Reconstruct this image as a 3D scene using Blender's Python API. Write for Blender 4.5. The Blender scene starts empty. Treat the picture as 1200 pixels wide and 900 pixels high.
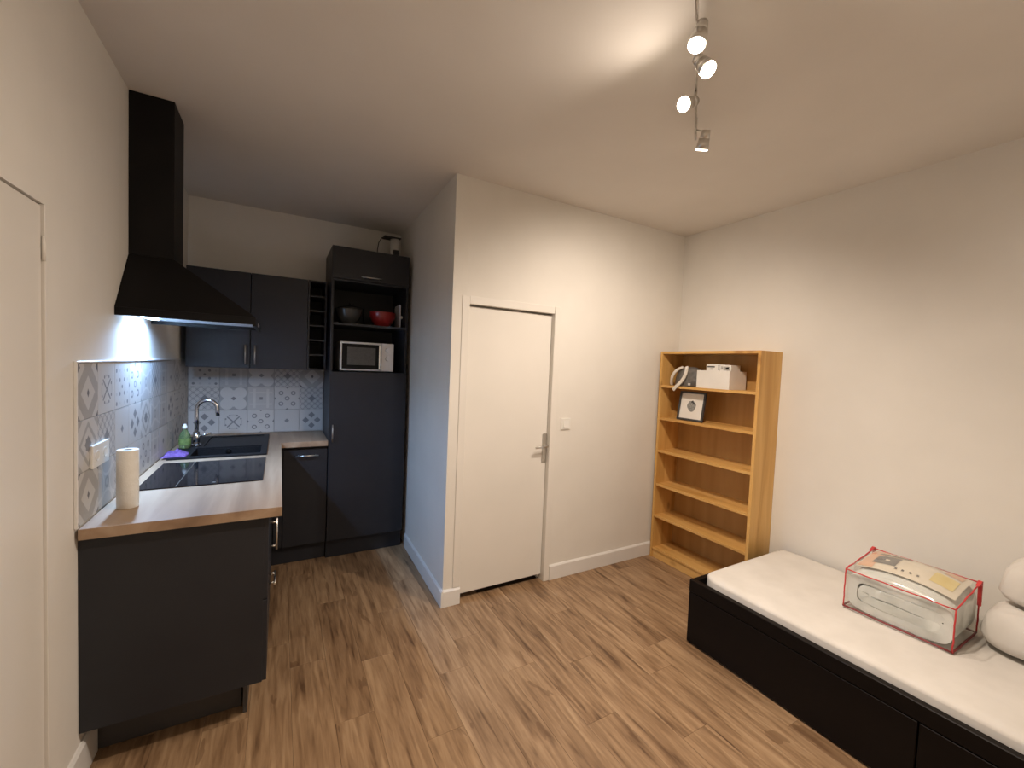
import bpy, bmesh, math, random
from mathutils import Vector, Matrix, noise
random.seed(7)
C = bpy.context.scene.collection
SC = bpy.context.scene
PI = math.pi

# ------------------------------------------------------------------ camera
cam_d = bpy.data.cameras.new('camera')
cam = bpy.data.objects.new('camera', cam_d)
C.objects.link(cam)
CAM_LOC = Vector((0.63890794, 0.0, 1.63591073))
r_ = Vector((0.87254604, -0.48679978, 0.04110199))
u_ = Vector((-0.01482997, 0.05770166, 0.99822372))
f_ = Vector((0.48830674, 0.8716057, -0.04312813))
cam.matrix_world = Matrix(((r_.x, u_.x, -f_.x, CAM_LOC.x), (r_.y, u_.y, -f_.y, CAM_LOC.y),
                           (r_.z, u_.z, -f_.z, CAM_LOC.z), (0, 0, 0, 1)))
cam_d.sensor_width = 36.0
cam_d.lens = 487.0334 / 1200 * 36.0
cam_d.clip_start = 0.02
SC.camera = cam

# ------------------------------------------------------------------ world, exposure
w = bpy.data.worlds.new('world')
SC.world = w
w.use_nodes = True
w.node_tree.nodes['Background'].inputs[0].default_value = (0.9, 0.8, 0.7, 1)
w.node_tree.nodes['Background'].inputs[1].default_value = 0.02
SC.view_settings.view_transform = 'Standard'
SC.view_settings.look = 'None'
SC.view_settings.exposure = 0.0
SC.view_settings.gamma = 1.0
SC.view_settings.use_curve_mapping = False

WARM = (1.0, 0.845, 0.70)
LED = (0.36, 0.60, 1.0)
SPOT_W = 88.0
HOOD_W = 20.0

# ------------------------------------------------------------------ main dimensions (metres)
XR, YD, YK, H = 3.807, 2.5764, 4.12, 2.859      # right wall, door wall, kitchen back wall, ceiling
XP, XPB = 1.614, 1.648                           # partition, at its corner and at the back
YF = -1.6                                        # wall behind the camera
HC = 0.98                                        # worktop

# ------------------------------------------------------------------ node helpers
class N:
    """a socket with arithmetic, for short procedural patterns"""
    def __init__(self, nt, s): self.nt, self.s = nt, s
    def _m(self, op, b=None, c=None, clamp=False):
        n = self.nt.nodes.new('ShaderNodeMath'); n.operation = op; n.use_clamp = clamp
        for i, v in enumerate((self, b, c)):
            if v is None: continue
            if isinstance(v, N): self.nt.links.new(v.s, n.inputs[i])
            else: n.inputs[i].default_value = v
        return N(self.nt, n.outputs[0])
    def __add__(s, b): return s._m('ADD', b)
    def __sub__(s, b): return s._m('SUBTRACT', b)
    def __mul__(s, b): return s._m('MULTIPLY', b)
    def abs(s): return s._m('ABSOLUTE')
    def lt(s, b): return s._m('LESS_THAN', b)
    def gt(s, b): return s._m('GREATER_THAN', b)
    def max(s, b): return s._m('MAXIMUM', b)
    def min(s, b): return s._m('MINIMUM', b)
    def sqrt(s): return s._m('SQRT')
    def pp(s, b): return s._m('PINGPONG', b)

def principled(name, col, rough=0.6, metal=0.0, spec=0.5, **kw):
    m = bpy.data.materials.new(name); m.use_nodes = True
    b = m.node_tree.nodes['Principled BSDF']
    b.inputs['Base Color'].default_value = (*col, 1)
    b.inputs['Roughness'].default_value = rough
    b.inputs['Metallic'].default_value = metal
    b.inputs['Specular IOR Level'].default_value = spec
    for k, v in kw.items(): b.inputs[k].default_value = v
    return m, m.node_tree, b

def noise_mat(name, c1, c2, scale=5, rough=0.6, stretch=(1, 1, 1), bump=0.0, bscale=60, metal=0.0, detail=4, spec=0.5, lo=.35, hi=.65, **kw):
    """two colours mixed by object-space noise, optional fine bump"""
    m, nt, b = principled(name, c1, rough, metal, spec, **kw)
    tc = nt.nodes.new('ShaderNodeTexCoord'); mp = nt.nodes.new('ShaderNodeMapping')
    mp.inputs['Scale'].default_value = stretch
    nz = nt.nodes.new('ShaderNodeTexNoise'); nz.inputs['Scale'].default_value = scale; nz.inputs['Detail'].default_value = detail
    cr = nt.nodes.new('ShaderNodeValToRGB')
    cr.color_ramp.elements[0].position = lo; cr.color_ramp.elements[1].position = hi
    cr.color_ramp.elements[0].color = (*c1, 1); cr.color_ramp.elements[1].color = (*c2, 1)
    nt.links.new(tc.outputs['Object'], mp.inputs[0]); nt.links.new(mp.outputs[0], nz.inputs['Vector'])
    nt.links.new(nz.outputs['Fac'], cr.inputs[0]); nt.links.new(cr.outputs[0], b.inputs['Base Color'])
    if bump:
        n2 = nt.nodes.new('ShaderNodeTexNoise'); n2.inputs['Scale'].default_value = bscale
        bp = nt.nodes.new('ShaderNodeBump'); bp.inputs['Strength'].default_value = bump; bp.inputs['Distance'].default_value = 0.002
        nt.links.new(tc.outputs['Object'], n2.inputs['Vector']); nt.links.new(n2.outputs['Fac'], bp.inputs['Height'])
        nt.links.new(bp.outputs[0], b.inputs['Normal'])
    return m

def emit_mat(name, col, strength):
    m = bpy.data.materials.new(name); m.use_nodes = True; nt = m.node_tree
    nt.nodes.remove(nt.nodes['Principled BSDF'])
    e = nt.nodes.new('ShaderNodeEmission'); e.inputs[0].default_value = (*col, 1); e.inputs[1].default_value = strength
    nt.links.new(e.outputs[0], nt.nodes['Material Output'].inputs[0])
    return m

def plank_mat():
    m, nt, b = principled('floor_oak', (.3, .2, .12), 0.42, spec=.4)
    tc = nt.nodes.new('ShaderNodeTexCoord'); oi = nt.nodes.new('ShaderNodeObjectInfo')
    off = nt.nodes.new('ShaderNodeVectorMath'); off.operation = 'SCALE'; off.inputs['Scale'].default_value = 37.0
    cb = nt.nodes.new('ShaderNodeCombineXYZ')
    for i in range(3): nt.links.new(oi.outputs['Random'], cb.inputs[i])
    nt.links.new(cb.outputs[0], off.inputs[0])
    add = nt.nodes.new('ShaderNodeVectorMath'); add.operation = 'ADD'
    nt.links.new(tc.outputs['Object'], add.inputs[0]); nt.links.new(off.outputs[0], add.inputs[1])
    def nz(sx, sy, scale, det):
        mp = nt.nodes.new('ShaderNodeMapping'); mp.inputs['Scale'].default_value = (sx, sy, 1)
        n = nt.nodes.new('ShaderNodeTexNoise'); n.inputs['Scale'].default_value = scale; n.inputs['Detail'].default_value = det
        n.inputs['Distortion'].default_value = .6
        nt.links.new(add.outputs[0], mp.inputs[0]); nt.links.new(mp.outputs[0], n.inputs['Vector']); return n.outputs['Fac']
    a = N(nt, nz(1, .085, 46, 6)); c = N(nt, nz(1, .15, 15, 3)); k = N(nt, nz(1, .28, 11, 2))
    rnd = N(nt, oi.outputs['Random'])
    t = a * .55 + c * .45 + rnd * .07 - .015
    cr = nt.nodes.new('ShaderNodeValToRGB'); e = cr.color_ramp.elements
    e[0].position = .34; e[0].color = (.105, .056, .028, 1)
    e[1].position = .68; e[1].color = (.425, .285, .165, 1)
    x = e.new(.45); x.color = (.230, .138, .073, 1)
    x = e.new(.56); x.color = (.325, .206, .114, 1)
    nt.links.new(t.s, cr.inputs[0])
    knot = k.gt(.70)                                 # darker streaks and knots
    mx = nt.nodes.new('ShaderNodeMix'); mx.data_type = 'RGBA'
    fac = knot * .45
    nt.links.new(fac.s, mx.inputs[0]); nt.links.new(cr.outputs[0], mx.inputs[6]); mx.inputs[7].default_value = (.12, .06, .028, 1)
    nt.links.new(mx.outputs[2], b.inputs['Base Color'])
    bp = nt.nodes.new('ShaderNodeBump'); bp.inputs['Strength'].default_value = .25; bp.inputs['Distance'].default_value = .001
    nt.links.new(a.s, bp.inputs['Height']); nt.links.new(bp.outputs[0], b.inputs['Normal'])
    return m

def wood_mat(name, dark, mid, light, axis='z', rough=.5, scale=16, knots=True):
    m, nt, b = principled(name, mid, rough, spec=.35)
    tc = nt.nodes.new('ShaderNodeTexCoord'); mp = nt.nodes.new('ShaderNodeMapping')
    s = {'x': (.08, 1, 1), 'y': (1, .08, 1), 'z': (1, 1, .08)}[axis]
    mp.inputs['Scale'].default_value = s
    n = nt.nodes.new('ShaderNodeTexNoise'); n.inputs['Scale'].default_value = scale; n.inputs['Detail'].default_value = 5; n.inputs['Distortion'].default_value = .8
    cr = nt.nodes.new('ShaderNodeValToRGB'); e = cr.color_ramp.elements
    e[0].position = .3; e[0].color = (*dark, 1); e[1].position = .7; e[1].color = (*light, 1)
    x = e.new(.5); x.color = (*mid, 1)
    nt.links.new(tc.outputs['Object'], mp.inputs[0]); nt.links.new(mp.outputs[0], n.inputs['Vector']); nt.links.new(n.outputs['Fac'], cr.inputs[0])
    out = cr.outputs[0]
    if knots:
        mk = nt.nodes.new('ShaderNodeMapping'); mk.inputs['Scale'].default_value = {'x': (.5, 1, 1), 'y': (1, .5, 1), 'z': (1, 1, .5)}[axis]
        v = nt.nodes.new('ShaderNodeTexVoronoi'); v.inputs['Scale'].default_value = 6.5
        nt.links.new(tc.outputs['Object'], mk.inputs[0]); nt.links.new(mk.outputs[0], v.inputs['Vector'])
        r2 = nt.nodes.new('ShaderNodeValToRGB'); r2.color_ramp.elements[0].position = .06; r2.color_ramp.elements[1].position = .16
        r2.color_ramp.elements[0].color = (1, 1, 1, 1); r2.color_ramp.elements[1].color = (0, 0, 0, 1)
        nt.links.new(v.outputs['Distance'], r2.inputs[0])
        mx = nt.nodes.new('ShaderNodeMix'); mx.data_type = 'RGBA'
        fac = N(nt, r2.outputs[0]) * .6
        nt.links.new(fac.s, mx.inputs[0]); nt.links.new(out, mx.inputs[6]); mx.inputs[7].default_value = (dark[0]*.55, dark[1]*.45, dark[2]*.4, 1)
        out = mx.outputs[2]
    nt.links.new(out, b.inputs['Base Color'])
    return m

TS = 0.195                                           # wall tile pitch
def tile_mat(kind, base, mid, ink):
    """printed cement-tile pattern, drawn in the tile's own x/z coordinates"""
    m, nt, b = principled('tile_print_' + kind, base, 0.55, spec=.3)
    tc = nt.nodes.new('ShaderNodeTexCoord'); sp = nt.nodes.new('ShaderNodeSeparateXYZ')
    nt.links.new(tc.outputs['Object'], sp.inputs[0])
    x = N(nt, sp.outputs[0]) * (1 / TS); y = N(nt, sp.outputs[2]) * (1 / TS)
    ax, ay = x.abs(), y.abs()
    L1 = ax + ay; LI = ax.max(ay); R = (x * x + y * y).sqrt()
    def circ(cx, cy, r):
        dx, dy = ax - cx, ay - cy
        return (dx * dx + dy * dy).sqrt() - r
    def dia(cx, cy, r): return (ax - cx).abs() + (ay - cy).abs() - r
    zero = x * 0.0
    if kind == 'star':
        I = (L1 - .17).min(LI - .115).lt(0); M = (L1 - .40).abs().lt(.055).max(dia(.5, .5, .24).lt(0))
    elif kind == 'diamond':
        I = (ax * 1.6 + ay - .09).lt(0).max((dia(.5, .5, .13)).lt(0)); M = (ax * 1.0 + ay - .34).gt(0) * (dia(.5, .5, .34)).gt(0)
    elif kind == 'rings':
        I = circ(.24, .24, .075).abs().lt(.022).max((R - .075).abs().lt(.022)).max(dia(.5, 0, .07).lt(0)).max(dia(0, .5, .07).lt(0)); M = zero
    elif kind == 'clover':
        M = circ(.235, .235, .235).gt(0) * (L1 - .36).gt(0); I = (ax * .8 + ay - .085).lt(0)
    elif kind == 'lozenges':
        I = dia(.24, 0, .14).min(dia(0, .24, .14)).lt(0); M = zero
    elif kind == 'snowflake':
        arm = (ax - ay).abs().lt(.035) * LI.lt(.23)
        arm = arm.max(circ(.27, .13, .035).lt(0)).max(circ(.13, .27, .035).lt(0))
        I = arm; M = (R - .30).abs().lt(.02) * circ(.21, .21, .12).gt(0)
    elif kind == 'lattice':
        u = (x + y).pp(.125); v = (x - y).pp(.125)
        M = u.min(v).lt(.028); I = dia(0, 0, .15).lt(0).max(u.max(v).gt(.115))
    elif kind == 'petals':
        M = (circ(.5, 0, .33).abs().lt(.03)).max(circ(0, .5, .33).abs().lt(.03)); I = (R - .10).abs().lt(.03).max(circ(.5, .5, .1).lt(0))
    elif kind == 'bars':
        M = ((ax - .25).abs().lt(.05) * ay.lt(.42)).max((ay - .25).abs().lt(.03) * ax.lt(.42)); I = (LI - .06).lt(0)
    elif kind == 'plain':
        I = (ax + ay - .10).lt(0); M = (LI - .47).gt(0)
    elif kind == 'dots':
        I = circ(.16, .16, .05).min(circ(.38, .38, .05)).lt(0).max((R - .045).lt(0)); M = circ(.38, .16, .04).min(circ(.16, .38, .04)).lt(0)
    m1 = nt.nodes.new('ShaderNodeMix'); m1.data_type = 'RGBA'; m2 = nt.nodes.new('ShaderNodeMix'); m2.data_type = 'RGBA'
    m1.inputs[6].default_value = (*base, 1); m1.inputs[7].default_value = (*mid, 1); m2.inputs[7].default_value = (*ink, 1)
    nt.links.new(M.s, m1.inputs[0]); nt.links.new(m1.outputs[2], m2.inputs[6]); nt.links.new(I.s, m2.inputs[0])
    # light wear of the print
    nz = nt.nodes.new('ShaderNodeTexNoise'); nz.inputs['Scale'].default_value = 40
    nt.links.new(tc.outputs['Object'], nz.inputs['Vector'])
    m3 = nt.nodes.new('ShaderNodeMix'); m3.data_type = 'RGBA'; fac = N(nt, nz.outputs['Fac']) * .22
    nt.links.new(fac.s, m3.inputs[0]); nt.links.new(m2.outputs[2], m3.inputs[6]); m3.inputs[7].default_value = (*base, 1)
    nt.links.new(m3.outputs[2], b.inputs['Base Color'])
    return m

def clear_plastic():
    m = bpy.data.materials.new('clear_plastic'); m.use_nodes = True; nt = m.node_tree
    nt.nodes.remove(nt.nodes['Principled BSDF'])
    t = nt.nodes.new('ShaderNodeBsdfTransparent'); t.inputs[0].default_value = (.95, .96, .95, 1)
    g = nt.nodes.new('ShaderNodeBsdfGlossy'); g.inputs[0].default_value = (1, 1, 1, 1); g.inputs['Roughness'].default_value = .12
    lw = nt.nodes.new('ShaderNodeLayerWeight'); lw.inputs[0].default_value = .25
    f = N(nt, lw.outputs['Facing']) * .40 + .07
    mx = nt.nodes.new('ShaderNodeMixShader')
    nt.links.new(f.s, mx.inputs[0]); nt.links.new(t.outputs[0], mx.inputs[1]); nt.links.new(g.outputs[0], mx.inputs[2])
    nt.links.new(mx.outputs[0], nt.nodes['Material Output'].inputs[0])
    return m

# ------------------------------------------------------------------ materials
M = {}
M['wall'] = noise_mat('wall_paint', (.79, .765, .715), (.82, .795, .745), 3, .75, bump=.12, bscale=140, spec=.25)
M['ceil'] = noise_mat('ceiling_paint', (.76, .73, .69), (.79, .76, .72), 2, .85, bump=.1, bscale=120, spec=.2)
M['white'] = noise_mat('white_lacquer', (.80, .775, .725), (.83, .80, .75), 2, .38, spec=.4)
M['skirting'] = noise_mat('white_skirting', (.80, .79, .77), (.84, .83, .81), 3, .4)
M['plastic_white'] = noise_mat('white_plastic', (.80, .79, .75), (.83, .82, .78), 6, .35)
M['plank'] = plank_mat()
M['sub'] = noise_mat('dark_underlay', (.05, .032, .018), (.07, .045, .026), 8, .9)
M['grey'] = noise_mat('charcoal_cabinet', (.022, .023, .028), (.026, .0275, .033), 3, .42, bump=.05, bscale=200, spec=.30)
M['plinth'] = noise_mat('charcoal_plinth', (.048, .046, .046), (.058, .055, .055), 4, .5)
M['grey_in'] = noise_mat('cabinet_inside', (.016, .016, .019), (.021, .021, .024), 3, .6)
M['black_steel'] = noise_mat('black_painted_steel', (.0045, .0042, .0045), (.007, .0062, .0066), 4, .5, spec=.18)
M['filter'] = noise_mat('brushed_filter', (.50, .52, .56), (.62, .64, .68), 30, .4, stretch=(1, .05, 1), metal=.2)
M['nickel'] = noise_mat('brushed_nickel', (.62, .60, .57), (.72, .70, .66), 40, .28, metal=1.0, stretch=(1, 1, .1))
M['chrome'] = noise_mat('chrome', (.70, .71, .73), (.78, .79, .81), 6, .14, metal=1.0)
M['worktop'] = wood_mat('oak_worktop', (.24, .155, .098), (.37, .250, .162), (.47, .345, .24), 'y', .45, 7, knots=False)
M['glass_black'] = noise_mat('black_glass', (.005, .005, .007), (.008, .008, .010), 4, .07, spec=.4)
M['composite'] = noise_mat('black_composite', (.006, .006, .007), (.014, .014, .016), 160, .5, spec=.25)
M['pine'] = wood_mat('honey_pine', (.56, .295, .080), (.68, .395, .125), (.76, .470, .170), 'z', .42, 13)
M['pine_h'] = wood_mat('honey_pine_shelf', (.56, .295, .080), (.68, .395, .125), (.76, .470, .170), 'y', .42, 13)
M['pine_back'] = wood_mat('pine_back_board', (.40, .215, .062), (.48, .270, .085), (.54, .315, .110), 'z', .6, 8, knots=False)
M['bed'] = noise_mat('black_brown_board', (.0060, .0045, .0040), (.0090, .0065, .0056), 5, .42, stretch=(1, .1, 1), spec=.12)
M['sheet'] = noise_mat('white_cotton', (.66, .63, .585), (.71, .68, .635), 7, .9, bump=.35, bscale=35, spec=.1)
M['duvet'] = noise_mat('white_quilt', (.66, .67, .64), (.80, .80, .77), 8, .9, bump=.5, bscale=28, spec=.1)
M['clear'] = clear_plastic()
M['red'] = noise_mat('red_piping', (.50, .030, .035), (.62, .05, .05), 30, .45)
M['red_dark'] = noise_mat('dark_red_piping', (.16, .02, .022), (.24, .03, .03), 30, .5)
M['card'] = noise_mat('printed_card', (.74, .66, .55), (.80, .73, .62), 10, .4)
M['card_peach'] = noise_mat('printed_peach', (.72, .42, .27), (.78, .50, .34), 10, .4)
M['card_grey'] = noise_mat('printed_grey', (.15, .14, .14), (.20, .19, .18), 20, .4)
M['card_yellow'] = noise_mat('printed_yellow', (.76, .60, .24), (.80, .66, .32), 20, .4)
M['ink'] = noise_mat('dark_ink', (.03, .03, .032), (.05, .05, .05), 20, .6)
M['ink_grey'] = noise_mat('grey_ink', (.16, .16, .155), (.34, .34, .32), 90, .6)
M['paper'] = noise_mat('kitchen_paper', (.80, .77, .70), (.84, .81, .745), 40, .95, bump=.5, bscale=180, spec=.1)
M['tube'] = noise_mat('cardboard_tube', (.26, .22, .18), (.32, .27, .22), 30, .9)
M['carton'] = noise_mat('white_carton', (.78, .75, .70), (.82, .79, .74), 8, .6)
M['carton_grey'] = noise_mat('grey_print', (.34, .33, .32), (.50, .48, .46), 60, .6)
M['pouch'] = noise_mat('grey_fabric', (.10, .095, .088), (.16, .15, .14), 30, .7, bump=.3, bscale=90)
M['strap'] = noise_mat('pale_webbing', (.62, .57, .50), (.72, .67, .60), 60, .8)
M['purple'] = noise_mat('purple_cloth', (.11, .055, .20), (.17, .085, .29), 25, .8, bump=.6, bscale=60)
M['green_glass'] = principled('green_detergent', (.42, .58, .28), .12, **{'Transmission Weight': .8, 'IOR': 1.34})[0]
M['bottle_label'] = noise_mat('bottle_label', (.09, .15, .04), (.20, .27, .08), 40, .5)
M['red_bowl'] = noise_mat('red_enamel', (.26, .014, .014), (.32, .022, .020), 6, .3)
M['dark_pot'] = noise_mat('dark_pot', (.040, .040, .040), (.055, .055, .053), 6, .25)
M['mw_window'] = noise_mat('oven_window', (.085, .078, .066), (.105, .097, .084), 90, .4, spec=.2)
M['mw_glass'] = noise_mat('oven_door_glass', (.004, .004, .004), (.006, .006, .006), 20, .35, spec=.15)
M['mw_body'] = noise_mat('silver_plastic', (.70, .69, .67), (.76, .75, .73), 10, .35)
M['grout'] = noise_mat('grey_grout', (.42, .41, .40), (.50, .49, .48), 50, .9)
M['lens'] = emit_mat('lamp_lens', (1.0, .86, .66), 38)
M['lens_hood'] = emit_mat('hood_led_lens', (.55, .76, 1.0), 45)
M['lens_dim'] = emit_mat('lamp_lens_side', (1.0, .86, .66), 14)

# ------------------------------------------------------------------ mesh helpers
def new(): return bmesh.new()
def box(bm, x0, x1, y0, y1, z0, z1, bev=0.0, seg=1, mi=0):
    r = bmesh.ops.create_cube(bm, size=1.0)
    vs = r['verts']
    for v in vs: v.co = Vector(((x0+x1)/2 + v.co.x*(x1-x0), (y0+y1)/2 + v.co.y*(y1-y0), (z0+z1)/2 + v.co.z*(z1-z0)))
    fs = list({f for v in vs for f in v.link_faces})
    for f in fs: f.material_index = mi
    if bev:
        es = list({e for v in vs for e in v.link_edges})
        bmesh.ops.bevel(bm, geom=es, offset=bev, segments=seg, affect='EDGES', profile=.5)
    return bm
def frame_of(d):
    d = Vector(d).normalized()
    a = Vector((0, 0, 1)) if abs(d.z) < .9 else Vector((1, 0, 0))
    u = d.cross(a).normalized(); return u, d.cross(u).normalized(), d
def cyl(bm, p0, p1, r0, r1=None, n=16, cap=True):
    r1 = r0 if r1 is None else r1
    p0, p1 = Vector(p0), Vector(p1); u, v, d = frame_of(p1 - p0)
    A = [bm.verts.new(p0 + r0*(math.cos(2*PI*i/n)*u + math.sin(2*PI*i/n)*v)) for i in range(n)]
    B = [bm.verts.new(p1 + r1*(math.cos(2*PI*i/n)*u + math.sin(2*PI*i/n)*v)) for i in range(n)]
    for i in range(n):
        f = bm.faces.new((A[i], A[(i+1) % n], B[(i+1) % n], B[i])); f.smooth = True
    if cap: bm.faces.new(A[::-1]); bm.faces.new(B)
    return bm
def tube(bm, pts, r, n=10, closed=False):
    pts = [Vector(p) for p in pts]; rings = []
    m = len(pts); ref = None
    for k, p in enumerate(pts):
        a = pts[(k-1) % m] if (closed or k > 0) else p
        b = pts[(k+1) % m] if (closed or k < m-1) else p
        d = (b - a).normalized()
        if ref is None: ref, _, _ = frame_of(d)
        u = (ref - d * ref.dot(d)).normalized(); v = d.cross(u); ref = u
        rr = r[k] if isinstance(r, (list, tuple)) else r
        rings.append([bm.verts.new(p + rr*(math.cos(2*PI*i/n)*u + math.sin(2*PI*i/n)*v)) for i in range(n)])
    for k in range(m if closed else m-1):
        A, B = rings[k], rings[(k+1) % m]
        for i in range(n):
            f = bm.faces.new((A[i], A[(i+1) % n], B[(i+1) % n], B[i])); f.smooth = True
    if not closed: bm.faces.new(rings[0][::-1]); bm.faces.new(rings[-1])
    return bm
def lathe(bm, prof, c, n=28, squash=(1, 1), ribs=0, ribamp=0):
    """prof: list of (radius, z); c: base centre"""
    c = Vector(c); rings = []
    for r, z in prof:
        ring = []
        for i in range(n):
            a = 2*PI*i/n; rr = max(r, 1e-4) * (1 + (ribamp*math.cos(ribs*a) if ribs else 0))
            ring.append(bm.verts.new(c + Vector((rr*math.cos(a)*squash[0], rr*math.sin(a)*squash[1], z))))
        rings.append(ring)
    for A, B in zip(rings, rings[1:]):
        for i in range(n):
            f = bm.faces.new((A[i], A[(i+1) % n], B[(i+1) % n], B[i])); f.smooth = True
    bm.faces.new(rings[0][::-1]); bm.faces.new(rings[-1])
    return bm
def prism(bm, poly, axis, a, b, mi=0):
    """extrude a 2-D polygon along an axis; poly coordinates are the two other axes in xyz order"""
    def P(p, t):
        return {'x': (t, p[0], p[1]), 'y': (p[0], t, p[1]), 'z': (p[0], p[1], t)}[axis]
    A = [bm.verts.new(P(p, a)) for p in poly]; B = [bm.verts.new(P(p, b)) for p in poly]
    n = len(poly); fs = [bm.faces.new(A), bm.faces.new(B[::-1])]
    for i in range(n): fs.append(bm.faces.new((A[i], B[i], B[(i+1) % n], A[(i+1) % n])))
    for f in fs: f.material_index = mi
    return bm

ORG = {}
def obj(name, bm, mat, parent=None, org=None):
    """link a bmesh (built in world coordinates) as ONE mesh object, its origin at org or at its parent's"""
    bmesh.ops.recalc_face_normals(bm, faces=bm.faces)
    if parent is not None: o_ = ORG[parent.name]
    elif org is not None: o_ = Vector(org)
    else:
        xs = [v.co for v in bm.verts]
        o_ = Vector(((min(v.x for v in xs)+max(v.x for v in xs))/2, (min(v.y for v in xs)+max(v.y for v in xs))/2, min(v.z for v in xs)))
    bmesh.ops.translate(bm, verts=bm.verts, vec=-o_)
    me = bpy.data.meshes.new(name); bm.to_mesh(me); bm.free()
    for m in (mat if isinstance(mat, (list, tuple)) else [mat]): me.materials.append(m)
    o = bpy.data.objects.new(name, me); C.objects.link(o)
    ORG[o.name] = o_
    if parent is not None: o.parent = parent
    else: o.location = o_
    return o
def thing(name, label, cat, loc, group=None):
    o = bpy.data.objects.new(name, None); C.objects.link(o); o.location = loc
    o.empty_display_size = .1
    ORG[o.name] = Vector(loc); o['label'] = label; o['category'] = cat
    if group: o['group'] = group
    return o
def tag(o, label, cat=None, group=None):
    o['label'] = label
    if cat: o['category'] = cat
    if group: o['group'] = group
    return o
def struct(name, bm, mat, label, parent=None):
    o = obj(name, bm, mat, parent)
    o['kind'] = 'structure'; o['label'] = label
    return o
def smooth(o, ang=35):
    me = o.data
    me.polygons.foreach_set('use_smooth', [True]*len(me.polygons))
    me.set_sharp_from_angle(angle=math.radians(ang))
    return o
def B(*a, **k): return box(new(), *a, **k)

# ================================================================== STRUCTURE
floor = struct('floor', B(0, XR, YF, YK, -.06, -.008), M['sub'], 'wood floor of brown oak-look planks running away from the viewer')
PW, PL = .17, 1.03
known = {.71: 2.39, .88: 1.92, 1.05: 2.28, 1.22: 1.66, 1.39: 2.0, 1.56: 2.225, 1.73: 1.865, 1.90: 1.408, 2.07: 1.768, 2.24: 1.16, 2.41: 1.507}
pl_cache = {}
def plank_mesh(wd, ln):
    k = (round(wd, 3), round(ln, 3))
    if k not in pl_cache:
        bm = new(); g = .0003
        box(bm, -wd/2+g, wd/2-g, -ln/2+g, ln/2-g, -.0075, 0)
        top = [e for e in bm.edges if all(v.co.z > -.001 for v in e.verts)]
        bmesh.ops.bevel(bm, geom=top, offset=.0006, segments=1, affect='EDGES')
        me = bpy.data.meshes.new('plank'); bm.to_mesh(me); bm.free(); me.materials.append(M['plank']); pl_cache[k] = me
    return pl_cache[k]
edges = [0.0] + [round(.03 + PW*i, 3) for i in range(23)] + [XR]
for a, b in zip(edges, edges[1:]):
    if b - a < .005: continue
    j = known.get(round(a, 2), random.random()*PL)
    y = j - math.ceil((j - YF)/PL)*PL
    while y < YK:
        y0, y1 = max(y, YF), min(y+PL, YK)
        y += PL
        if y1 - y0 < .02: continue
        if a > 1.75:                                 # behind the door wall there is no room
            y1 = min(y1, YD + .06)
            if y1 - y0 < .02: continue
        o = bpy.data.objects.new('plank', plank_mesh(b-a, y1-y0)); C.objects.link(o)
        o.parent = floor
        o.location = Vector(((a+b)/2, (y0+y1)/2, 0)) - ORG['floor']

struct('ceiling', B(-.1, XR+.1, YF-.1, YK+.1, H, H+.08), M['ceil'], 'white painted ceiling')
# left wall, with the opening of the flush door
DL0, DL1, DLZ = .98, 1.846, 2.072
bm = new()
box(bm, -.1, 0, YF-.1, DL0, 0, H); box(bm, -.1, 0, DL1, YK+.1, 0, H); box(bm, -.1, 0, DL0, DL1, DLZ, H)
wl = struct('wall_left', bm, M['wall'], 'white left wall with a flush door, tiled above the worktop')
wb = struct('wall_back', B(0, XPB+.1, YK, YK+.1, 0, H), M['wall'], 'white back wall of the kitchen corner, tiled above the worktop')
bm = new(); prism(bm, [(XP, YD+.0), (XP+.1, YD+.0), (XPB+.1, YK), (XPB, YK)], 'z', 0, H)
struct('wall_partition', bm, M['wall'], 'white side wall of the boxed-in corner, facing the kitchen')
DX0, DX1, DZ = 1.735, 2.421, 2.037
bm = new()
y0, y1 = YD, YD+.1
box(bm, XP+.1, DX0, y0, y1, 0, H); box(bm, DX1, XR, y0, y1, 0, H); box(bm, DX0, DX1, y0, y1, DZ, H)
struct('wall_middle', bm, M['wall'], 'white wall that holds the closed white door')
struct('wall_right', B(XR, XR+.1, YF-.1, YD+.1, 0, H), M['wall'], 'white right wall behind the bed and bookcase')
struct('wall_front', B(0, XR, YF-.1, YF, 0, H), M['wall'], 'white wall behind the viewer')

# baseboards: a board with a bevelled top
def baseboard(name, pts, label, h=.115, t=.014):
    """pts: two floor points with the room on the left-hand side"""
    a, b = Vector((*pts[0], 0)), Vector((*pts[1], 0)); d = (b-a).normalized(); n = Vector((-d.y, d.x, 0))
    bm = new(); prof = [(0.0005, 0.0005), (t, 0.0005), (t, h-.012), (t*.45, h), (0.0005, h)]
    A = [bm.verts.new(a + n*p[0] + Vector((0, 0, p[1]))) for p in prof]; Bv = [bm.verts.new(b + n*p[0] + Vector((0, 0, p[1]))) for p in prof]
    bm.faces.new(A); bm.faces.new(Bv[::-1])
    for i in range(5): bm.faces.new((A[i], Bv[i], Bv[(i+1) % 5], A[(i+1) % 5]))
    return struct(name, bm, M['skirting'], label)
def pxp(y): return XP + (XPB-XP)*(y-YD)/(YK-YD)
baseboard('baseboard_partition', [(XP, YD-.014), (pxp(3.60), 3.60)], 'white baseboard along the kitchen side of the boxed-in corner')
baseboard('baseboard_corner', [(DX0, YD), (XP, YD)], 'short piece of white baseboard between corner and door')
baseboard('baseboard_middle', [(XR, YD), (2.472, YD)], 'white baseboard right of the white door')
baseboard('baseboard_left', [(0, 2.216), (0, DL1+.01)], 'white baseboard on the left wall ahead of the dark cabinet', h=.145)
baseboard('baseboard_front', [(0, YF), (XR, YF)], 'white baseboard behind the viewer')

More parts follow.
